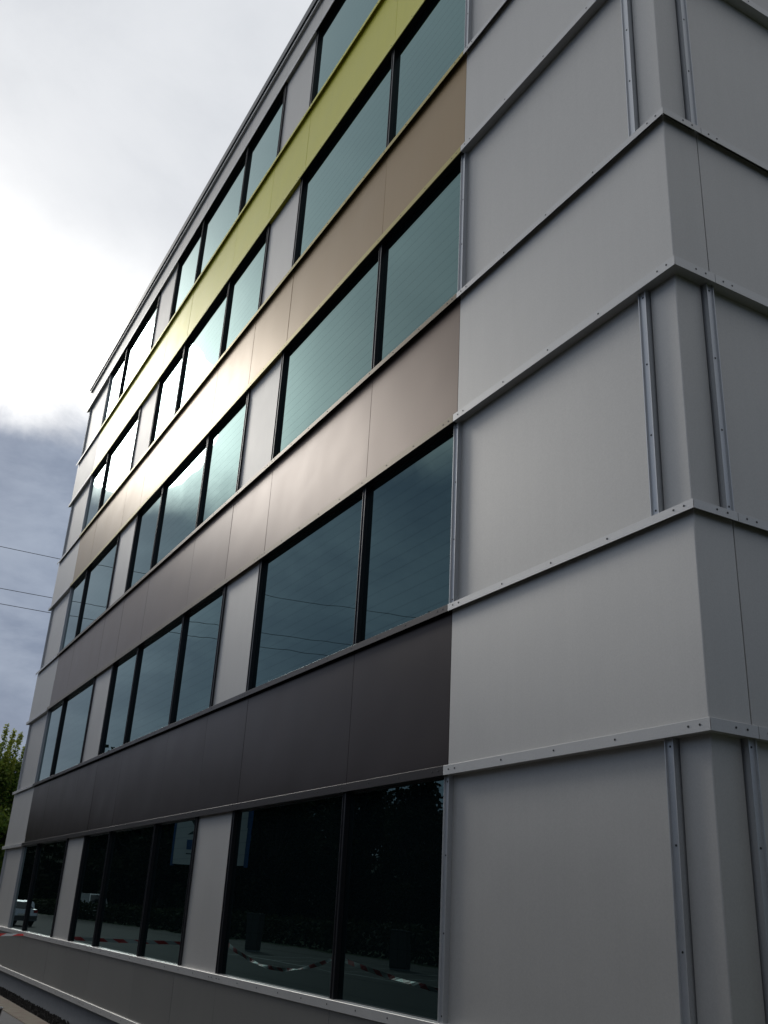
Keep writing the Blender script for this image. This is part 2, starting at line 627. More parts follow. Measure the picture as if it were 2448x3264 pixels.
m.box(LEN + 0.13, -0.13, 0.13, SIDE - 0.1, -0.6, 0.43)
m.build('plinth_wall', CONC, bld)

# core walls behind the cladding
m = MB()
m.box(LEN + 0.22, -0.22, 0.22, SIDE - 0.05, 0.3, 18.62)
m.build('wall', DARK, bld)
m = MB()
m.box(LEN + 0.4, -0.4, 0.4, SIDE - 0.06, 18.62, 18.72)
m.build('roof', ROOF, bld)

FLOOR = [(SILL + 0.06, BAND[0][0] + 0.03), (BAND[0][1] + 0.05, BAND[1][0] + 0.03), (BAND[1][1] + 0.05, BAND[2][0] + 0.03),
         (BAND[2][1] + 0.05, BAND[3][0] + 0.03), (BAND[3][1] + 0.05, PAR + 0.03)]
HEAD = [BAND[0][0], BAND[1][0], BAND[2][0], BAND[3][0], PAR]


def channel_front(xc, z0, z1):
    """open joint cover: web with two lips, riveted"""
    h = 0.041
    y0 = 0.045
    prof = [(-h, RP + 0.02), (-h, y0), (-h + 0.007, y0), (-h + 0.010, y0 + 0.014), (h - 0.010, y0 + 0.014), (h - 0.007, y0), (h, y0), (h, RP + 0.02)]
    m = MB()
    m.loft([(xc + u, v, z0) for u, v in prof], [(xc + u, v, z1) for u, v in prof])
    o = m.build('joint_channel', CH_M, bld)
    n = 3
    rivets([(xc, y0 + 0.014, z0 + 0.08 + (z1 - z0 - 0.16) * k / n) for k in range(n + 1)], o)


def channel_side(yc, z0, z1):
    h = 0.038
    d0 = 0.045
    prof = [(-h, RP + 0.02), (-h, d0), (-h + 0.007, d0), (-h + 0.010, d0 + 0.014), (h - 0.010, d0 + 0.014), (h - 0.007, d0), (h, d0), (h, RP + 0.02)]
    m = MB()
    m.loft([(-v, yc + u, z0) for u, v in prof], [(-v, yc + u, z1) for u, v in prof])
    o = m.build('joint_channel', CH_M, bld)
    n = 3
    rivets([(-d0 - 0.014, yc, z0 + 0.08 + (z1 - z0 - 0.16) * k / n) for k in range(n + 1)], o, 'x')


GR = [(-8.48, -3.20, [-5.19]), (-16.97, -10.00, [-12.08, -14.98]), (-23.93, -18.63, [-21.95])]
YG = 0.097


def mullion(xc, z0, z1, w=0.034):
    m = MB()
    m.box(xc - w, xc + w, 0.050, YG + 0.03, z0, z1, 0)
    for s in (-1, 1):
        m.box(xc + s * w - s * 0.008, xc + s * (w + 0.001), 0.040, 0.0502, z0, z1, 1)
    return m


for fi, (z0, z1) in enumerate(FLOOR):
    # recessed grey end bays
    corner_panel(-0.372, 0.372, z0, z1, RP, GREY)
    corner_panel(-0.372, 0.372, z0, z1, RP, GREY, sgn=-1)
    panel(-3.150, -0.468, z0, z1, RP, GREY)
    panel(LEN + 0.468, LEN + 3.150, z0, z1, RP, GREY)
    channel_front(-0.419, z0, z1)
    channel_front(LEN + 0.419, z0, z1)
    channel_front(-3.172, z0, z1)
    channel_front(XC - 0.02, z0, z1)
    channel_side(0.385 + 0.038, z0, z1)
    side_panel(0.47, SJ[1], z0, z1, RP, GREY)
    for a, b in zip(SJ[1:], SJ[2:]):
        side_panel(a, b, z0, z1, RP, GREY)
    # grey piers between the window groups
    panel(-9.965, -8.515, z0, z1, 0.072, GREY)
    panel(-18.595, -17.005, z0, z1, 0.072, GREY)
    for (xa, xb, mul) in GR:
        fr = MB()
        zt = HEAD[fi] + 0.002
        fr.box(xa - 0.034, xb + 0.034, 0.013, 0.20, zt, zt + 0.028)         # head
        fr.box(xa - 0.03, xb + 0.03, YG - 0.012, 0.20, zt - 0.016, zt)        # head rebate
        fr.box(xa, xb, YG - 0.015, YG + 0.03, z0 - 0.01, z0 + 0.040)         # bottom rail
        ends = []
        if xa > XC + 0.5:
            ends.append(xa)
        if xb < XB - 0.5:
            ends.append(xb)
        for xe in ends:
            q = mullion(xe, z0 - 0.005, z1 - 0.002, 0.040)
            k = len(fr.v)
            fr.v += q.v
            fr.f += [tuple(i + k for i in f) for f in q.f]
            fr.m += q.m
        win = fr.build('window', [BLACK, FIN], bld)
        for xm in mul:
            mullion(xm, z0 - 0.004, z1 - 0.003).build('mullion', [BLACK, FIN], win)
        xs = [xa] + sorted(mul) + [xb]
        for a, b in zip(xs, xs[1:]):
            p = MB()
            j = [random.uniform(-0.0016, 0.0016) for _ in range(4)]
            F = [(a + 0.01, YG + j[0], z0), (b - 0.01, YG + j[1], z0), (b - 0.01, YG + j[2], z1 + 0.0), (a + 0.01, YG + j[3], z1 + 0.0)]
            K = [(x, YG + 0.024, z) for x, y, z in F]
            p.loft(F, K)
            p.build('pane', GLASS, win)

# ------------------------------------------------------------------ ground
GRASS = plain('rough grass ground', (0.045, 0.060, 0.022), 0.95, 0, 1.2, 0.35, 0.03, 12)
ASPH = plain('car park asphalt', (0.0135, 0.0125, 0.0115), 0.85, 0, 5, 0.25, 0.004, 120)
PAVE = plain('grey paving', (0.155, 0.152, 0.148), 0.85, 0, 9, 0.22, 0.003, 90)
SOILM = plain('dark soil', (0.022, 0.018, 0.015), 0.95, 0, 22, 0.5, 0.02, 60)
LINE = plain('road marking paint', (0.30, 0.30, 0.29), 0.7, 0, 14, 0.3)


def sheet(name, x0, x1, y0, y1, z, mat):
    m = MB()
    m.quad((x0, y0, z), (x1, y0, z), (x1, y1, z), (x0, y1, z))
    o = m.build(name, mat)
    o['kind'] = 'structure'
    return o


def rise(name, x0, x1, prof, mat):
    m = MB()
    for (ya, za), (yb, zb) in zip(prof, prof[1:]):
        m.quad((x0, ya, za), (x1, ya, za), (x1, yb, zb), (x0, yb, zb))
    o = m.build(name, mat)
    o['kind'] = 'structure'


GZ = 0.42                                  # the car park lies a little higher than the foot of the wall
rise('ground', -900, 900, [(-900, GZ - 0.012), (-5.0, GZ - 0.012), (-2.0, -0.034), (900, -0.034)], GRASS)
rise('car_park', -110, 60, [(-17.5, GZ), (-5.0, GZ), (-1.98, -0.024)], ASPH)
sheet('pavement', -60, 30, -1.98, -0.66, -0.012, PAVE)
for k in range(-12, 5):
    sheet('parking_line', -3.0 + 2.6 * k, -2.9 + 2.6 * k, -15.5, -10.6, GZ + 0.004, LINE)
sheet('parking_line', -40, 14, -10.55, -10.45, GZ + 0.004, LINE)

# soil strip: uneven bed with clods
m = MB()
nx, ny = 420, 9
x0, x1, y0, y1 = -40.0, 1.0, -0.245, 0.20
idx = {}
for i in range(nx + 1):
    for j in range(ny + 1):
        x = x0 + (x1 - x0) * i / nx
        y = y0 + (y1 - y0) * j / ny
        idx[i, j] = len(m.v)
        m.v.append((x, y, -0.01 + random.uniform(-0.012, 0.022)))
for i in range(nx):
    for j in range(ny):
        m.f.append((idx[i, j], idx[i + 1, j], idx[i + 1, j + 1], idx[i, j + 1]))
        m.m.append(0)
for _ in range(2600):
    x = random.uniform(-30.0, -11.0)
    y = random.uniform(-0.22, 0.13)
    r = random.uniform(0.008, 0.028)
    ring = []
    for k in range(5):
        t = 2 * math.pi * k / 5 + random.random()
        ring.append((x + r * math.cos(t) * random.uniform(0.7, 1.2), y + r * math.sin(t) * random.uniform(0.7, 1.2), -0.01))
    ring2 = [(x + (a - x) * 0.6, y + (b - y) * 0.6, 0.008 + r * random.uniform(0.7, 1.3)) for a, b, _ in ring]
    m.loft(ring, ring2)
o = m.build('soil', SOILM)
o['kind'] = 'stuff'

# stone kerb: separate slabs
kerb = empty('kerb', (0, 0, 0))
kerb['kind'] = 'structure'


def stone_mat(name, c1, c2):
    m, t, b = new_mat(name)
    tcn = N(t, 'ShaderNodeTexCoord')
    oi = N(t, 'ShaderNodeObjectInfo')
    a = N(t, 'ShaderNodeVectorMath', operation='ADD')
    t.links.new(tcn.outputs['Object'], a.inputs[0])
    cr = N(t, 'ShaderNodeCombineXYZ')
    t.links.new(M(t, 'MULTIPLY', oi.outputs['Random'], 23.0), cr.inputs[1])
    t.links.new(cr.outputs[0], a.inputs[1])
    f = NOISE(t, a.outputs[0], 3.2, 6, 0.65, 0.8)
    c = MIX(t, SM(t, f, 0.38, 0.66), c1, c2)
    g = NOISE(t, a.outputs[0], 60, 3, 0.6)
    c = MIX(t, 0.35, c, MIX(t, g, (0.05, 0.045, 0.04, 1), (0.35, 0.33, 0.28, 1)))
    t.links.new(c, b.inputs['Base Color'])
    b.inputs['Roughness'].default_value = 0.85
    bp = N(t, 'ShaderNodeBump')
    bp.inputs['Distance'].default_value = 0.006
    t.links.new(g, bp.inputs['Height'])
    t.links.new(bp.outputs[0], b.inputs['Normal'])
    return m


STONE = stone_mat('mottled sandstone', (0.270, 0.235, 0.155, 1), (0.235, 0.145, 0.105, 1))
x = -40.0
while x < 1.5:
    w = random.uniform(0.85, 1.15)
    m = MB()
    b = 0.008
    za = random.uniform(0.010, 0.016)
    ya, yb = -0.672 + random.uniform(-.006, .006), -0.245 + random.uniform(-.006, .006)
    A = [(x, ya, -0.12), (x + w - 0.012, ya, -0.12), (x + w - 0.012, yb, -0.12), (x, yb, -0.12)]
    Bq = [(p[0], p[1], za - b) for p in A]
    T = [(x + b, ya + b, za), (x + w - 0.012 - b, ya + b, za), (x + w - 0.012 - b, yb - b, za), (x + b, yb - b, za)]
    m.loft(A, Bq, 0, False)
    m.loft(Bq, T, 0, False)
    m.quad(*T)
    m.build('stone', STONE, kerb)
    x += w

# unidentified dark object shaped as a bucket, highlights painted as its pale rim
bk = empty('bucket', (-16.15, -1.255, -0.012))
tag(bk, 'dark glossy object modelled as a black bucket, its highlights a pale rim, standing on the paving beside the stone kerb', 'bucket')
m = MB()
n = 20
rg = lambda r, z: [(r * math.cos(2 * math.pi * k / n), r * math.sin(2 * math.pi * k / n), z) for k in range(n)]
m.loft(rg(0.105, 0.0), rg(0.140, 0.27), 0, False)
m.loft(rg(0.130, 0.265), rg(0.098, 0.02), 0, False)
m.f.append(tuple(range(len(m.v) - n, len(m.v)))); m.m.append(0)
m.build('body', plain('black plastic', (0.015, 0.016, 0.018), 0.35), bk)
m = MB()
m.loft(rg(0.148, 0.262), rg(0.148, 0.282), 0, False)
m.loft(rg(0.148, 0.282), rg(0.130, 0.282), 0, False)
m.loft(rg(0.130, 0.282), rg(0.130, 0.262), 0, False)
m.build('rim', plain('pale rim highlight', (0.5, 0.5, 0.5), 0.35), bk)
m = MB()
m.tube([(0.145 * math.cos(t), 0.03 - 0.05 * math.sin(t) - 0.03, 0.27 - 0.10 * math.sin(t)) for t in [math.pi * k / 10 for k in range(11)]], 0.004, 5)
m.build('handle', plain('wire handle', (0.3, 0.3, 0.3), 0.4, 0.8), bk)


# ------------------------------------------------------------------ vegetation
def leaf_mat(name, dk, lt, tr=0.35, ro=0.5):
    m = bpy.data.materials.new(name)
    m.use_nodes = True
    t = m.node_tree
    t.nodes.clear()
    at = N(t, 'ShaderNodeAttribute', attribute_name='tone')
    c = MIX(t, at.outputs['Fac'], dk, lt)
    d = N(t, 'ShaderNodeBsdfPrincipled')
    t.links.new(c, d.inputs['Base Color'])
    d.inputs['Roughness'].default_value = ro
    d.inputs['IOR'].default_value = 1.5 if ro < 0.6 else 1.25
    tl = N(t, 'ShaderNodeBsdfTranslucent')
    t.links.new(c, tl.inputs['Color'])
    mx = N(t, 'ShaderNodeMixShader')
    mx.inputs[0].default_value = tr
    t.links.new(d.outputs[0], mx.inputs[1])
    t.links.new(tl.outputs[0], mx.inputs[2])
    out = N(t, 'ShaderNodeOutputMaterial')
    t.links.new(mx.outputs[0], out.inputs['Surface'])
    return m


LEAF = leaf_mat('fresh leaf', (0.070, 0.165, 0.026, 1), (0.470, 0.500, 0.085, 1), 0.5)
LEAF2 = leaf_mat('dark leaf', (0.008, 0.013, 0.005, 1), (0.028, 0.038, 0.011, 1), 0.25, 0.8)
BARK = plain('bark', (0.05, 0.042, 0.034), 0.9, 0, 14, 0.35, 0.01, 30)


class Leaves:
    def __init__(self):
        self.v, self.f, self.t = [], [], []

    def add(self, p, size, tone, droop=0.0):
        d = Vector((random.gauss(0, 1), random.gauss(0, 1), random.gauss(0, 0.7) - droop)).normalized()
        u = d.orthogonal().normalized()
        a = random.uniform(0, 6.28)
        w = d.cross(u)
        u, w = u * math.cos(a) + w * math.sin(a), w * math.cos(a) - u * math.sin(a)
        L = size * random.uniform(0.75, 1.3)
        p = Vector(p)
        i = len(self.v)
        self.v += [tuple(p), tuple(p + d * L * 0.45 + u * L * 0.36), tuple(p + d * L + w * L * 0.12), tuple(p + d * L * 0.45 - u * L * 0.36 + w * L * 0.06)]
        self.f.append((i, i + 1, i + 2, i + 3))
        self.t += [tone] * 4

    def build(self, name, mat, parent):
        me = bpy.data.meshes.new(name)
        me.from_pydata(self.v, [], self.f)
        at = me.attributes.new('tone', 'FLOAT', 'POINT')
        at.data.foreach_set('value', self.t)
        me.materials.append(mat)
        return link(name, me, None, parent)


def limb(m, p, q, r0, r1, kink=0.15, seg=5):
    pts, rs = [], []
    p, q = Vector(p), Vector(q)
    L = (q - p).length
    for k in range(seg + 1):
        t = k / seg
        j = Vector((random.gauss(0, 1), random.gauss(0, 1), random.gauss(0, .4))) * L * kink * 0.25 * math.sin(math.pi * t)
        pts.append(p.lerp(q, t) + j)
        rs.append(r0 + (r1 - r0) * t)
    m.tube(pts, rs, 7)
    return pts


# the tree beyond the far end of the building: upright sprouting leaders over a dense crown
TX, TY = -37.6, 0.6
tree = empty('tree', (TX, TY, -0.03))
tag(tree, 'leafy green tree with upright yellow-green shoots beyond the far end of the building', 'tree')
tr = MB()
limb(tr, (0, 0, 0), (0.1, 0.1, 3.2), 0.20, 0.14)
lv = Leaves()
shoots = [(0.83, 8.42, -37.0), (1.12, 8.22, -37.0), (1.42, 8.15, -37.1), (1.70, 7.72, -37.2), (0.45, 8.2, -37.2), (0.10, 8.75, -37.4), (-0.40, 8.3, -37.6),
          (-0.9, 7.9, -37.2), (-1.4, 7.6, -37.9), (0.7, 7.9, -38.2), (1.3, 8.0, -38.6), (2.0, 7.7, -38.0), (0.0, 8.4, -38.8), (-0.8, 8.2, -38.9), (2.4, 7.3, -37.4), (0.98, 7.35, -36.6), (1.25, 7.1, -36.5), (0.60, 7.4, -36.6)]
for (y, z, x) in shoots:
    tip = Vector((x - TX, y - TY, z + 0.03))
    root = Vector((tip.x * 0.72 + random.uniform(-.08, .08), tip.y * 0.80 + random.uniform(-.08, .08), tip.z - random.uniform(1.9, 2.4)))
    limb(tr, (0.1, 0.1, 3.0 + random.uniform(-.6, 0.4)), root, 0.055, 0.022)
    pts = limb(tr, root, tip, 0.020, 0.005, 0.05)
    L = (tip - root).length
    nl = 520
    for k in range(nl):
        t = random.random() ** 0.8
        c = root.lerp(tip, t)
        rad = (0.20 * (1 - t) ** 0.8 + 0.045)
        a = random.uniform(0, 6.28)
        rr = rad * math.sqrt(random.random())
        p = c + Vector((math.cos(a) * rr, math.sin(a) * rr, random.uniform(-0.06, 0.06)))
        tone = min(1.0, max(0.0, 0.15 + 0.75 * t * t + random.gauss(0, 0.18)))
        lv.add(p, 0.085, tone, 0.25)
for _ in range(90):          # clumps of the main crown
    a = random.uniform(0, 6.28)
    r = 2.05 * math.sqrt(random.random())
    zc = random.uniform(2.6, 6.9)
    k = 1.0 - max(0, (zc - 5.4)) / 2.6
    c = Vector((r * math.cos(a) * k, r * math.sin(a) * k + 0.2, zc))
    cr = random.uniform(0.38, 0.7)
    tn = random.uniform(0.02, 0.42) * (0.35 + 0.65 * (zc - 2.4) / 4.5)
    limb(tr, (0.1, 0.1, min(zc - 0.5, 3.2)), c, 0.04, 0.012)
    for k in range(330):
        d = Vector((random.gauss(0, 1), random.gauss(0, 1), random.gauss(0, 0.8))).normalized() * cr * random.random() ** 0.45
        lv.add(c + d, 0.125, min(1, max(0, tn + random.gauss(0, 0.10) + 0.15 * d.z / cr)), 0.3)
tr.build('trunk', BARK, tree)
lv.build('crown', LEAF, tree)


# the row of trees across the car park (seen mirrored in the ground floor glass)
def row_tree_proto(h, seed):
    random.seed(seed)
    t = MB()
    limb(t, (0, 0, 0), (0.1, 0, h * 0.45), 0.20, 0.13)
    L = Leaves()
    for _ in range(64):
        a = random.uniform(0, 6.28)
        zc = random.uniform(h * 0.10, h * 0.95)
        prof = math.sin(math.pi * min(1, max(0, (zc / h - 0.02) / 1.0))) ** 0.7
        r = 2.5 * prof * math.sqrt(random.random())
        c = Vector((r * math.cos(a), r * math.sin(a), zc))
        limb(t, (0.05, 0, zc * 0.55), c, 0.05, 0.012, 0.15, 3)
        cr = random.uniform(0.55, 1.0)
        tn = random.uniform(0, 0.6)
        for k in range(120):
            d = Vector((random.gauss(0, 1), random.gauss(0, 1), random.gauss(0, .8))).normalized() * cr * random.random() ** 0.45
            L.add(c + d, 0.26, min(1, max(0, tn + random.gauss(0, .12))), 0.3)
    return t, L


def tree_thing(proto, loc, rz, s, label, group):
    t, c = proto
    e = empty('tree', loc, rz)
    e.scale = (s, s, s)
    tag(e, label, 'tree', group)
    a = link('trunk', t, None, e)
    b = link('crown', c, None, e)
    return e


protos = []
for q, (hh, sd) in enumerate(((9.0, 11), (8.2, 23), (9.8, 31))):
    t, L = row_tree_proto(hh, sd)
    to = t.build('trunk', BARK)
    lo = L.build('crown', LEAF2, None)
    protos.append((to.data, lo.data))
    bpy.data.objects.remove(to)
    bpy.data.objects.remove(lo)
random.seed(5)
k = 0
for x in [-118, -111, -104, -98, -92.5, -87, -82, -77, -72, -67.5, -63, -58.5, -54, -50, -46, -42, -38, -34, -30, -26, -22, -18, -14, -9.5, -5]:
    y = -25.0 + random.uniform(-1.2, 1.2) - (4.0 if k % 2 else 0)
    sc = random.uniform(0.95, 1.12) * (1.0 + 0.75 * max(0.0, (-50.0 - x) / 54.0))
    tree_thing(protos[k % 3], (x, y, GZ - 0.02), random.uniform(0, 6.28), sc,
               'dark leafy tree in the row across the car park, mirrored in the ground floor windows', 'trees across the car park')
    k += 1

# the wood behind the row: one dark mass of foliage
wd = Leaves()
wm = MB()
random.seed(77)
for x in range(-150, 40, 3):
    xx = x + random.uniform(-1, 1)
    yy = -33.0 + random.uniform(-3, 3)
    hh = random.uniform(7.5, 10.5) * (1.0 + 0.8 * max(0.0, (-50.0 - xx) / 60.0))
    limb(wm, (xx, yy, 0), (xx, yy, hh * 0.7), 0.2, 0.06)
    for k in range(430):
        zz = hh * random.uniform(0.02, 1.0)
        rr = 2.6 * math.sqrt(max(0.05, 1 - (zz / hh) ** 2)) * random.random() ** 0.4
        a = random.uniform(0, 6.28)
        wd.add((xx + rr * math.cos(a), yy + rr * math.sin(a), zz), 0.55, min(1, max(0, random.gauss(0.3, 0.25))), 0.2)
for y in range(-30, 60, 3):
    xx = -150 + random.uniform(-3, 3)
    hh = random.uniform(13, 19)
    for k in range(900):
        zz = hh * random.uniform(0.02, 1.0)
        rr = 3.6 * math.sqrt(max(0.05, 1 - (zz / hh) ** 2)) * random.random() ** 0.4
        a = random.uniform(0, 6.28)
        wd.add((xx + rr * math.cos(a), y + rr * math.sin(a), zz), 0.8, min(1, max(0, random.gauss(0.3, 0.25))), 0.2)
    limb(wm, (xx, y, 0), (xx, y, hh * 0.7), 0.3, 0.1)
hm = MB()
HP = [(-88.0, -60.0, 9.0), (-60.0, -52.0, 8.5), (20, -48, 7), (90, -60, 8)]
HP = [(-172, 90, 11), (-170, 30, 12), (-166, -10, 11.5), (-150, -40, 10.5), (-110, -47, 8), (-60, -46, 6.5), (0, -46, 6), (60, -50, 6), (120, -70, 7)]
prev = None
for i, (hx, hy, hz) in enumerate(HP):
    nn = Vector((hx + 20, hy - 60 + 40, 0))
    nx, ny = (-1, 0) if i < 3 else ((-0.7, -0.7) if i == 3 else (0, -1))
    row = [(hx - nx * 9, hy - ny * 9, -0.1), (hx - nx * 3, hy - ny * 3, hz * 0.62), (hx + nx * 4, hy + ny * 4, hz), (hx + nx * 60, hy + ny * 60, hz * 1.25), (hx + nx * 110, hy + ny * 110, -0.1)]
    if prev:
        for a in range(len(row) - 1):
            hm.quad(prev[a], row[a], row[a + 1], prev[a + 1])
    prev = row
ho = hm.build('backdrop_hills', plain('dark backdrop slope', (0.020, 0.028, 0.012), 0.95, 0, 0.35, 0.5, 0.6, 1.2))  # added ridge: dark backdrop so the panes mirror no sky through the wood
ho['kind'] = 'structure'
for y in range(-31, 46, 3):            # unseen continuation of the wood, added to shade the side wall
    xx = 27 + random.uniform(-2, 2)
    hh = random.uniform(11, 15)
    limb(wm, (xx, y, 0), (xx, y, hh * 0.7), 0.25, 0.08)
    for k in range(620):
        zz = hh * random.uniform(0.02, 1.0)
        rr = 3.2 * math.sqrt(max(0.05, 1 - (zz / hh) ** 2)) * random.random() ** 0.4
        a = random.uniform(0, 6.28)
        wd.add((xx + rr * math.cos(a), y + rr * math.sin(a), zz), 0.65, min(1, max(0, random.gauss(0.3, 0.25))), 0.2)
wo_o = wd.build('wood', LEAF2, None)
wo_o['kind'] = 'stuff'
wt = wm.build('wood_trunks', BARK)
wt['kind'] = 'stuff'

# clipped hedge in front of the trees
hg = Leaves()
hb = MB()
for i in range(11500):
    x = random.uniform(-122, 6)
    y = -18.6 + random.uniform(-0.55, 0.55)
    z = random.uniform(0.05, 1.45)
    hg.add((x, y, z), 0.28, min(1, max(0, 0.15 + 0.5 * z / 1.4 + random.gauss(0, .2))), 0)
he = empty('hedge', (0, 0, GZ - 0.02))
tag(he, 'long clipped hedge at the edge of the car park below the tree row', 'hedge')
hg.build('foliage', LEAF2, he)
for i in range(43):
    hb.tube([(-121 + i * 3.0, -18.6, 0), (-121 + i * 3.0 + 0.1, -18.6, 1.2)], 0.03, 5)
hb.build('stem', BARK, he)

# ------------------------------------------------------------------ overhead wires (cross the street beyond the building)
WIRE = plain('wire', (0.012, 0.012, 0.014), 0.6)
fits = [(8.60053064e-04, -9.02320315e-03, 21.49), (9.19815979e-04, -1.89217533e-03, 18.936), (7.43393369e-04, -3.21619701e-03, 18.012)]
PY0, PY1 = -31.0, 36.0
wl = ['uppermost of the three thin dark wires crossing the sky left of the building', 'middle one of the three thin dark wires crossing the sky left of the building',
      'lowest of the three thin dark wires crossing the sky left of the building']
for (a, b, c), lab in zip(fits, wl):
    m = MB()
    pts = []
    for i in range(61):
        y = PY0 + (PY1 - PY0) * i / 60
        pts.append((-55.0, y, a * y * y + b * y + c))
    m.tube(pts, 0.019, 5)
    o = m.build('overhead_wire', WIRE)
    tag(o, lab, 'wire', 'overhead wires')
for y, lab in ((PY0, 'wooden utility pole across the street carrying the three wires'), (PY1, 'wooden utility pole behind the building carrying the three wires')):
    p = empty('utility_pole', (-55.0, y, -0.03))
    tag(p, lab, 'utility pole')
    m = MB()
    tops = [a * y * y + b * y + c for a, b, c in fits]
    m.tube([(0.15, 0, 0), (0.15, 0, max(tops) + 0.6)], [0.17, 0.11], 9)
    m.build('pole', BARK, p)
    for z in tops:
        m = MB()
        m.tube([(0.05, 0, z), (-0.02, 0, z + 0.03)], [0.05, 0.04], 8)
        m.build('insulator', plain('insulator', (0.3, 0.28, 0.25), 0.3), p)

# ------------------------------------------------------------------ barrier tape
def tape_mat():
    m, t, b = new_mat('red and white tape')
    uv = N(t, 'ShaderNodeUVMap')
    s = N(t, 'ShaderNodeSeparateXYZ')
    t.links.new(uv.outputs[0], s.inputs[0])
    q = M(t, 'FRACT', M(t, 'ADD', s.outputs[0], M(t, 'MULTIPLY', s.outputs[1], 0.28)))
    c = MIX(t, M(t, 'GREATER_THAN', q, 0.5), (0.60, 0.032, 0.028, 1), (0.58, 0.58, 0.56, 1))
    t.links.new(c, b.inputs['Base Color'])
    b.inputs['Roughness'].default_value = 0.35
    return m


TAPE = tape_mat()


def tape(name, pts, w, label, twist=0.0, period=0.52, lean=0.0, lean0=0.0):
    me = bpy.data.meshes.new(name)
    v, f, uvs = [], [], []
    s = 0.0
    n = len(pts)
    for i, p in enumerate(pts):
        p = Vector(p)
        if i:
            s += (p - Vector(pts[i - 1])).length
        d = (Vector(pts[min(i + 1, n - 1)]) - Vector(pts[max(i - 1, 0)])).normalized()
        side = d.cross(Vector((0, 0, 1))).normalized()
        upv = side.cross(d)
        a = lean + lean0 * max(0.0, 1 - 3.0 * i / n) + twist * math.sin(3.1 * s) * math.exp(-((i / n - .5) ** 2) * 6)
        off = (upv * math.cos(a) + side * math.sin(a)) * w / 2
        v += [tuple(p - off), tuple(p + off)]
        uvs.append(s / period)
    for i in range(n - 1):
        f.append((2 * i, 2 * i + 2, 2 * i + 3, 2 * i + 1))
    me.from_pydata(v, [], f)
    u = me.uv_layers.new(name='UVMap')
    for poly in me.polygons:
        for li, vi in zip(poly.loop_indices, poly.vertices):
            u.data[li].uv = (uvs[vi // 2], vi % 2)
    me.materials.append(TAPE)
    o = link(name, me)
    md = o.modifiers.new('thickness', 'SOLIDIFY')
    md.thickness = 0.0008
    tag(o, label, 'barrier tape', 'red and white barrier tape')
    return o


def span(p, q, sag, n=40):
    p, q = Vector(p), Vector(q)
    out = []
    for k in range(n + 1):
        t = k / n
        r = p.lerp(q, t)
        r.z -= sag * 4 * t * (1 - t)
        out.append(tuple(r))
    return out


A0 = (-21.42, -0.004, 1.312)
A1 = (-21.45, -4.0, 1.275)
S1 = (-19.55, -4.0, 1.52)
S2 = (-13.35, -4.0, 1.40)
S3 = (-4.2, -4.0, 1.30)
tape('barrier_tape', span(A0, A1, 0.035), 0.085, 'red and white tape tied to the window sill at the far left', 0.25, 0.52, 0.0, 1.1)
tape('barrier_tape', span(S1, S2, 0.44, 60), 0.078, 'sagging red and white tape mirrored in the ground floor pane beside the grey pier', 1.0, 0.52, 0.5)
tape('barrier_tape', span(S2, S3, 0.22, 60), 0.078, 'red and white tape mirrored low in the ground floor pane beside the grey bay', 0.9, 0.52, 0.4)
STEEL = plain('rusty rebar', (0.10, 0.055, 0.035), 0.7, 0.4)
for p, lab in ((A1, 'thin steel stake in the car park holding the end of the straight tape'), (S1, 'thin steel stake where the sagging tape begins'),
               (S2, 'thin steel stake between the two sagging tapes'), (S3, 'thin steel stake nearest the camera holding the tape')):
    st = empty('stake', (p[0], p[1] - 0.012, 0.24))
    tag(st, lab, 'stake', 'steel stakes holding the tape')
    m = MB()
    m.tube([(0, 0, 0), (0, 0, p[2] - 0.19)], 0.010, 7)
    m.build('shaft', STEEL, st)
    m = MB()
    m.tube([(0, 0, p[2] - 0.21), (0, 0, p[2] - 0.14)], 0.022, 8)
    m.build('cap', plain('orange cap', (0.55, 0.12, 0.02), 0.5), st)

# ------------------------------------------------------------------ sign board across the car park (mirrored in the middle windows)
sg = empty('sign_board', (-27.3, -6.2, GZ - 0.02), math.radians(-30))
tag(sg, 'white sign board on a dark post with a blue panel and a dark plant emblem', 'sign')
WHITE = plain('white sign face', (0.70, 0.72, 0.74), 0.5, 0, 5, 0.05)
BLUE = plain('blue print', (0.03, 0.10, 0.28), 0.5, 0, 5, 0.1)
DKG = plain('dark green print', (0.03, 0.05, 0.05), 0.5, 0, 5, 0.1)
m = MB(); m.box(-1.5, 1.5, -0.06, 0.0, 2.98, 5.2); m.build('board', WHITE, sg)
m = MB(); m.box(-1.62, -1.5, -0.08, 0.02, 2.93, 5.25); m.box(1.5, 1.62, -0.08, 0.02, 2.93, 5.25); m.build('frame', BLUE, sg)
m = MB(); m.box(-1.0, 1.0, 0.001, 0.006, 3.45, 3.75); m.build('blue_panel', BLUE, sg)
m = MB(); m.box(-1.0, 0.4, 0.001, 0.006, 3.30, 3.335); m.build('text_line', DKG, sg)
m = MB()
for (x0, z0, x1, z1, w) in ((-1.0, 4.55, -0.3, 3.92, .12), (-0.5, 4.6, 0.3, 3.9, .14), (-1.0, 3.9, -0.2, 4.15, .09), (0.0, 4.5, 0.9, 4.0, .12), (0.1, 3.88, 1.0, 4.2, .08)):
    d = Vector((x1 - x0, 0, z1 - z0)).normalized()
    nn = Vector((-d.z, 0, d.x)) * w
    P, Q = Vector((x0, 0.004, z0)), Vector((x1, 0.004, z1))
    mid = (P + Q) / 2
    i = len(m.v)
    m.v += [tuple(P), tuple(mid + nn), tuple(Q), tuple(mid - nn)]
    m.f.append((i, i + 1, i + 2, i + 3)); m.m.append(0)
m.build('plant_emblem', DKG, sg)
m = MB(); m.box(-0.09, 0.09, -0.25, -0.07, 0, 5.1); m.build('post', plain('dark post', (0.02, 0.02, 0.022), 0.6), sg)


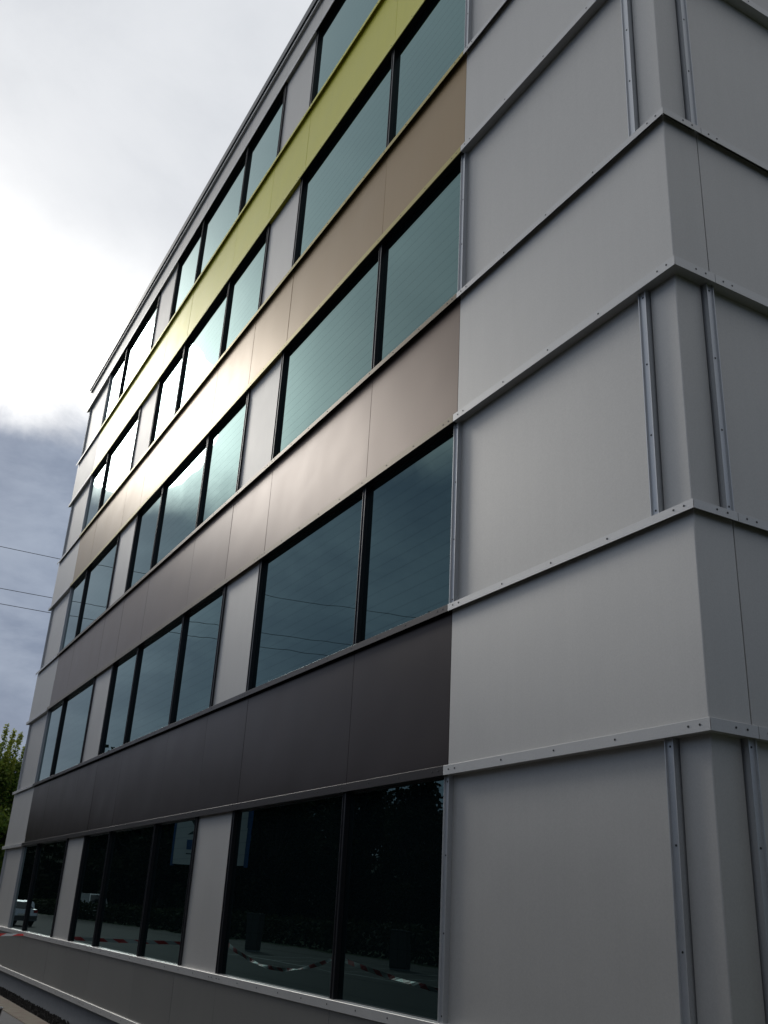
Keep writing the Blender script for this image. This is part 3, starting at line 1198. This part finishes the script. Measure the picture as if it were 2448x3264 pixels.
# ------------------------------------------------------------------ parked cars (mirrored)
TYRE = plain('tyre rubber', (0.015, 0.015, 0.015), 0.8)
RIM = plain('alloy rim', (0.45, 0.45, 0.47), 0.35, 0.7)
CGL = plain('car glass', (0.010, 0.014, 0.018), 0.05, 0, 10, 0.1, ior=1.6)
RED = plain('tail lamp', (0.25, 0.012, 0.012), 0.2)
LAMP = plain('head lamp', (0.6, 0.6, 0.6), 0.1)


def car(loc, rz, body_col, label, van=False):
    c = empty('parked_car' if not van else 'parked_van', loc, rz)
    tag(c, label, 'car' if not van else 'van')
    paintm = plain('car paint', body_col, 0.25, 0.4, 5, 0.04)
    if van:
        lower = [(-2.3, 0.35), (-2.35, 0.9), (-2.3, 2.1), (-2.1, 2.25), (0.9, 2.25), (1.5, 1.35), (2.3, 1.1), (2.4, 0.7), (2.35, 0.35)]
    else:
        lower = [(-2.0, 0.32), (-2.08, 0.62), (-2.0, 0.95), (-1.7, 1.0), (-1.45, 1.40), (-0.9, 1.48), (0.1, 1.46), (0.95, 0.98), (1.9, 0.82), (2.05, 0.6), (2.0, 0.32)]
    m = MB()
    n = len(lower)
    secs = []
    for yy, sx, dz in ((-0.84, 0.97, 0.0), (-0.72, 1.0, 0.02), (0.72, 1.0, 0.02), (0.84, 0.97, 0.0)):
        ring = []
        for x, z in lower:
            k = 1.0 if z < 1.0 else 0.86
            ring.append((x * sx, yy * k, z + (dz if z > 0.9 else 0)))
        secs.append(ring)
    for A, B in zip(secs, secs[1:]):
        m.loft(A, B, 0, False)
    for ring in (secs[0], secs[-1]):
        i = len(m.v)
        m.v += ring
        m.f.append(tuple(range(i, i + n))); m.m.append(0)
    m.build('body', paintm, c)
    if van:
        rear = [(-2.34, -0.6, 1.25), (-2.34, 0.6, 1.25), (-2.325, 0.6, 1.95), (-2.325, -0.6, 1.95)]
        front = [(1.02, -0.6, 2.14), (1.02, 0.6, 2.14), (1.50, 0.62, 1.42), (1.50, -0.62, 1.42)]
    else:
        rear = [(-1.705, -0.62, 1.03), (-1.705, 0.62, 1.03), (-1.475, 0.56, 1.38), (-1.475, -0.56, 1.38)]
        front = [(0.17, -0.56, 1.45), (0.17, 0.56, 1.45), (0.92, 0.62, 1.03), (0.92, -0.62, 1.03)]
    m = MB()
    offs = Vector((-0.012, 0, 0.012))
    m.loft([tuple(Vector(p) + offs) for p in rear], [tuple(Vector(p) - offs * 0.5) for p in rear])
    m.build('rear_window', CGL, c)
    offs = Vector((0.012, 0, 0.014))
    m = MB()
    m.loft([tuple(Vector(p) + offs) for p in front], [tuple(Vector(p) - offs * 0.5) for p in front])
    m.build('windscreen', CGL, c)
    for s in (-1, 1):
        if not van:
            m = MB()
            q = [(-1.35, s * 0.80, 1.04), (0.72, s * 0.80, 1.04), (0.12, s * 0.742, 1.40), (-1.15, s * 0.742, 1.40)]
            m.loft(q, [(x, y - s * 0.03, z) for x, y, z in q])
            m.build('side_window', CGL, c)
        m = MB(); xe = -2.35 if van else -2.03
        m.box(xe - 0.03, xe + 0.12, s * 0.56, s * 0.78, 0.78, 0.95); m.build('tail_light', RED, c)
        m = MB(); xe = 2.30 if van else 1.92
        m.box(xe - 0.1, xe + 0.05, s * 0.5, s * 0.76, 0.66, 0.80); m.build('headlight', LAMP, c)
        for x in (-1.3, 1.3):
            w = MB(); nseg = 16
            rr = lambda r, y: [(x + r * math.cos(2 * math.pi * k / nseg), y, 0.31 + r * math.sin(2 * math.pi * k / nseg)) for k in range(nseg)]
            w.loft(rr(0.31, s * 0.66), rr(0.31, s * 0.86))
            wo_ = w.build('wheel', TYRE, c)
            w = MB(); w.loft(rr(0.19, s * 0.85), rr(0.19, s * 0.872)); w.build('rim', RIM, wo_)
    m = MB(); xe = -2.38 if van else -2.10
    m.box(xe, xe + 0.1, -0.78, 0.78, 0.42, 0.60); m.build('bumper', plain('bumper', (0.06, 0.06, 0.06), 0.5), c)
    m = MB(); m.box(xe - 0.01, xe + 0.005, -0.26, 0.26, 0.62, 0.73); m.build('number_plate', plain('plate', (0.6, 0.6, 0.55), 0.5), c)


car((-63.6, -6.7, GZ), math.radians(170), (0.42, 0.44, 0.46), 'silver hatchback mirrored in the ground floor window nearest the far end')
for vx, lab in ((-99.0, 'nearest'), (-105.2, 'middle one'), (-111.0, 'farthest')):
    car((vx, -20.4, GZ), math.radians(1.0), (0.72, 0.72, 0.72), lab + ' of three white vans parked behind the hedge, only the roof showing', van=True)

# grey utility cabinets at the hedge
CAB = plain('grey cabinet paint', (0.042, 0.044, 0.042), 0.6)
for (cx, cy, h_, lab) in ((-28.4, -14.2, 1.32, 'grey utility cabinet before the hedge, mirrored in the pane beside the grey bay'),
                          (-38.0, -12.4, 1.55, 'tall grey utility cabinet mirrored in the pane beside the grey pier')):
    c = empty('utility_cabinet', (cx, cy, GZ), math.radians(-35))
    tag(c, lab, 'cabinet')
    m = MB(); m.box(-0.35, 0.35, -0.18, 0.18, 0.06, h_ - 0.05); m.build('body', CAB, c)
    m = MB(); m.box(-0.38, 0.38, -0.21, 0.21, h_ - 0.05, h_); m.build('lid', CAB, c)
    m = MB(); m.box(-0.33, -0.01, 0.18, 0.195, 0.1, h_ - 0.08); m.build('door', CAB, c)
    m = MB(); m.box(0.01, 0.33, 0.18, 0.195, 0.1, h_ - 0.08); m.build('door', CAB, c)
    m = MB(); m.box(-0.34, 0.34, -0.17, 0.17, -0.02, 0.06); m.build('foot', CONC, c)
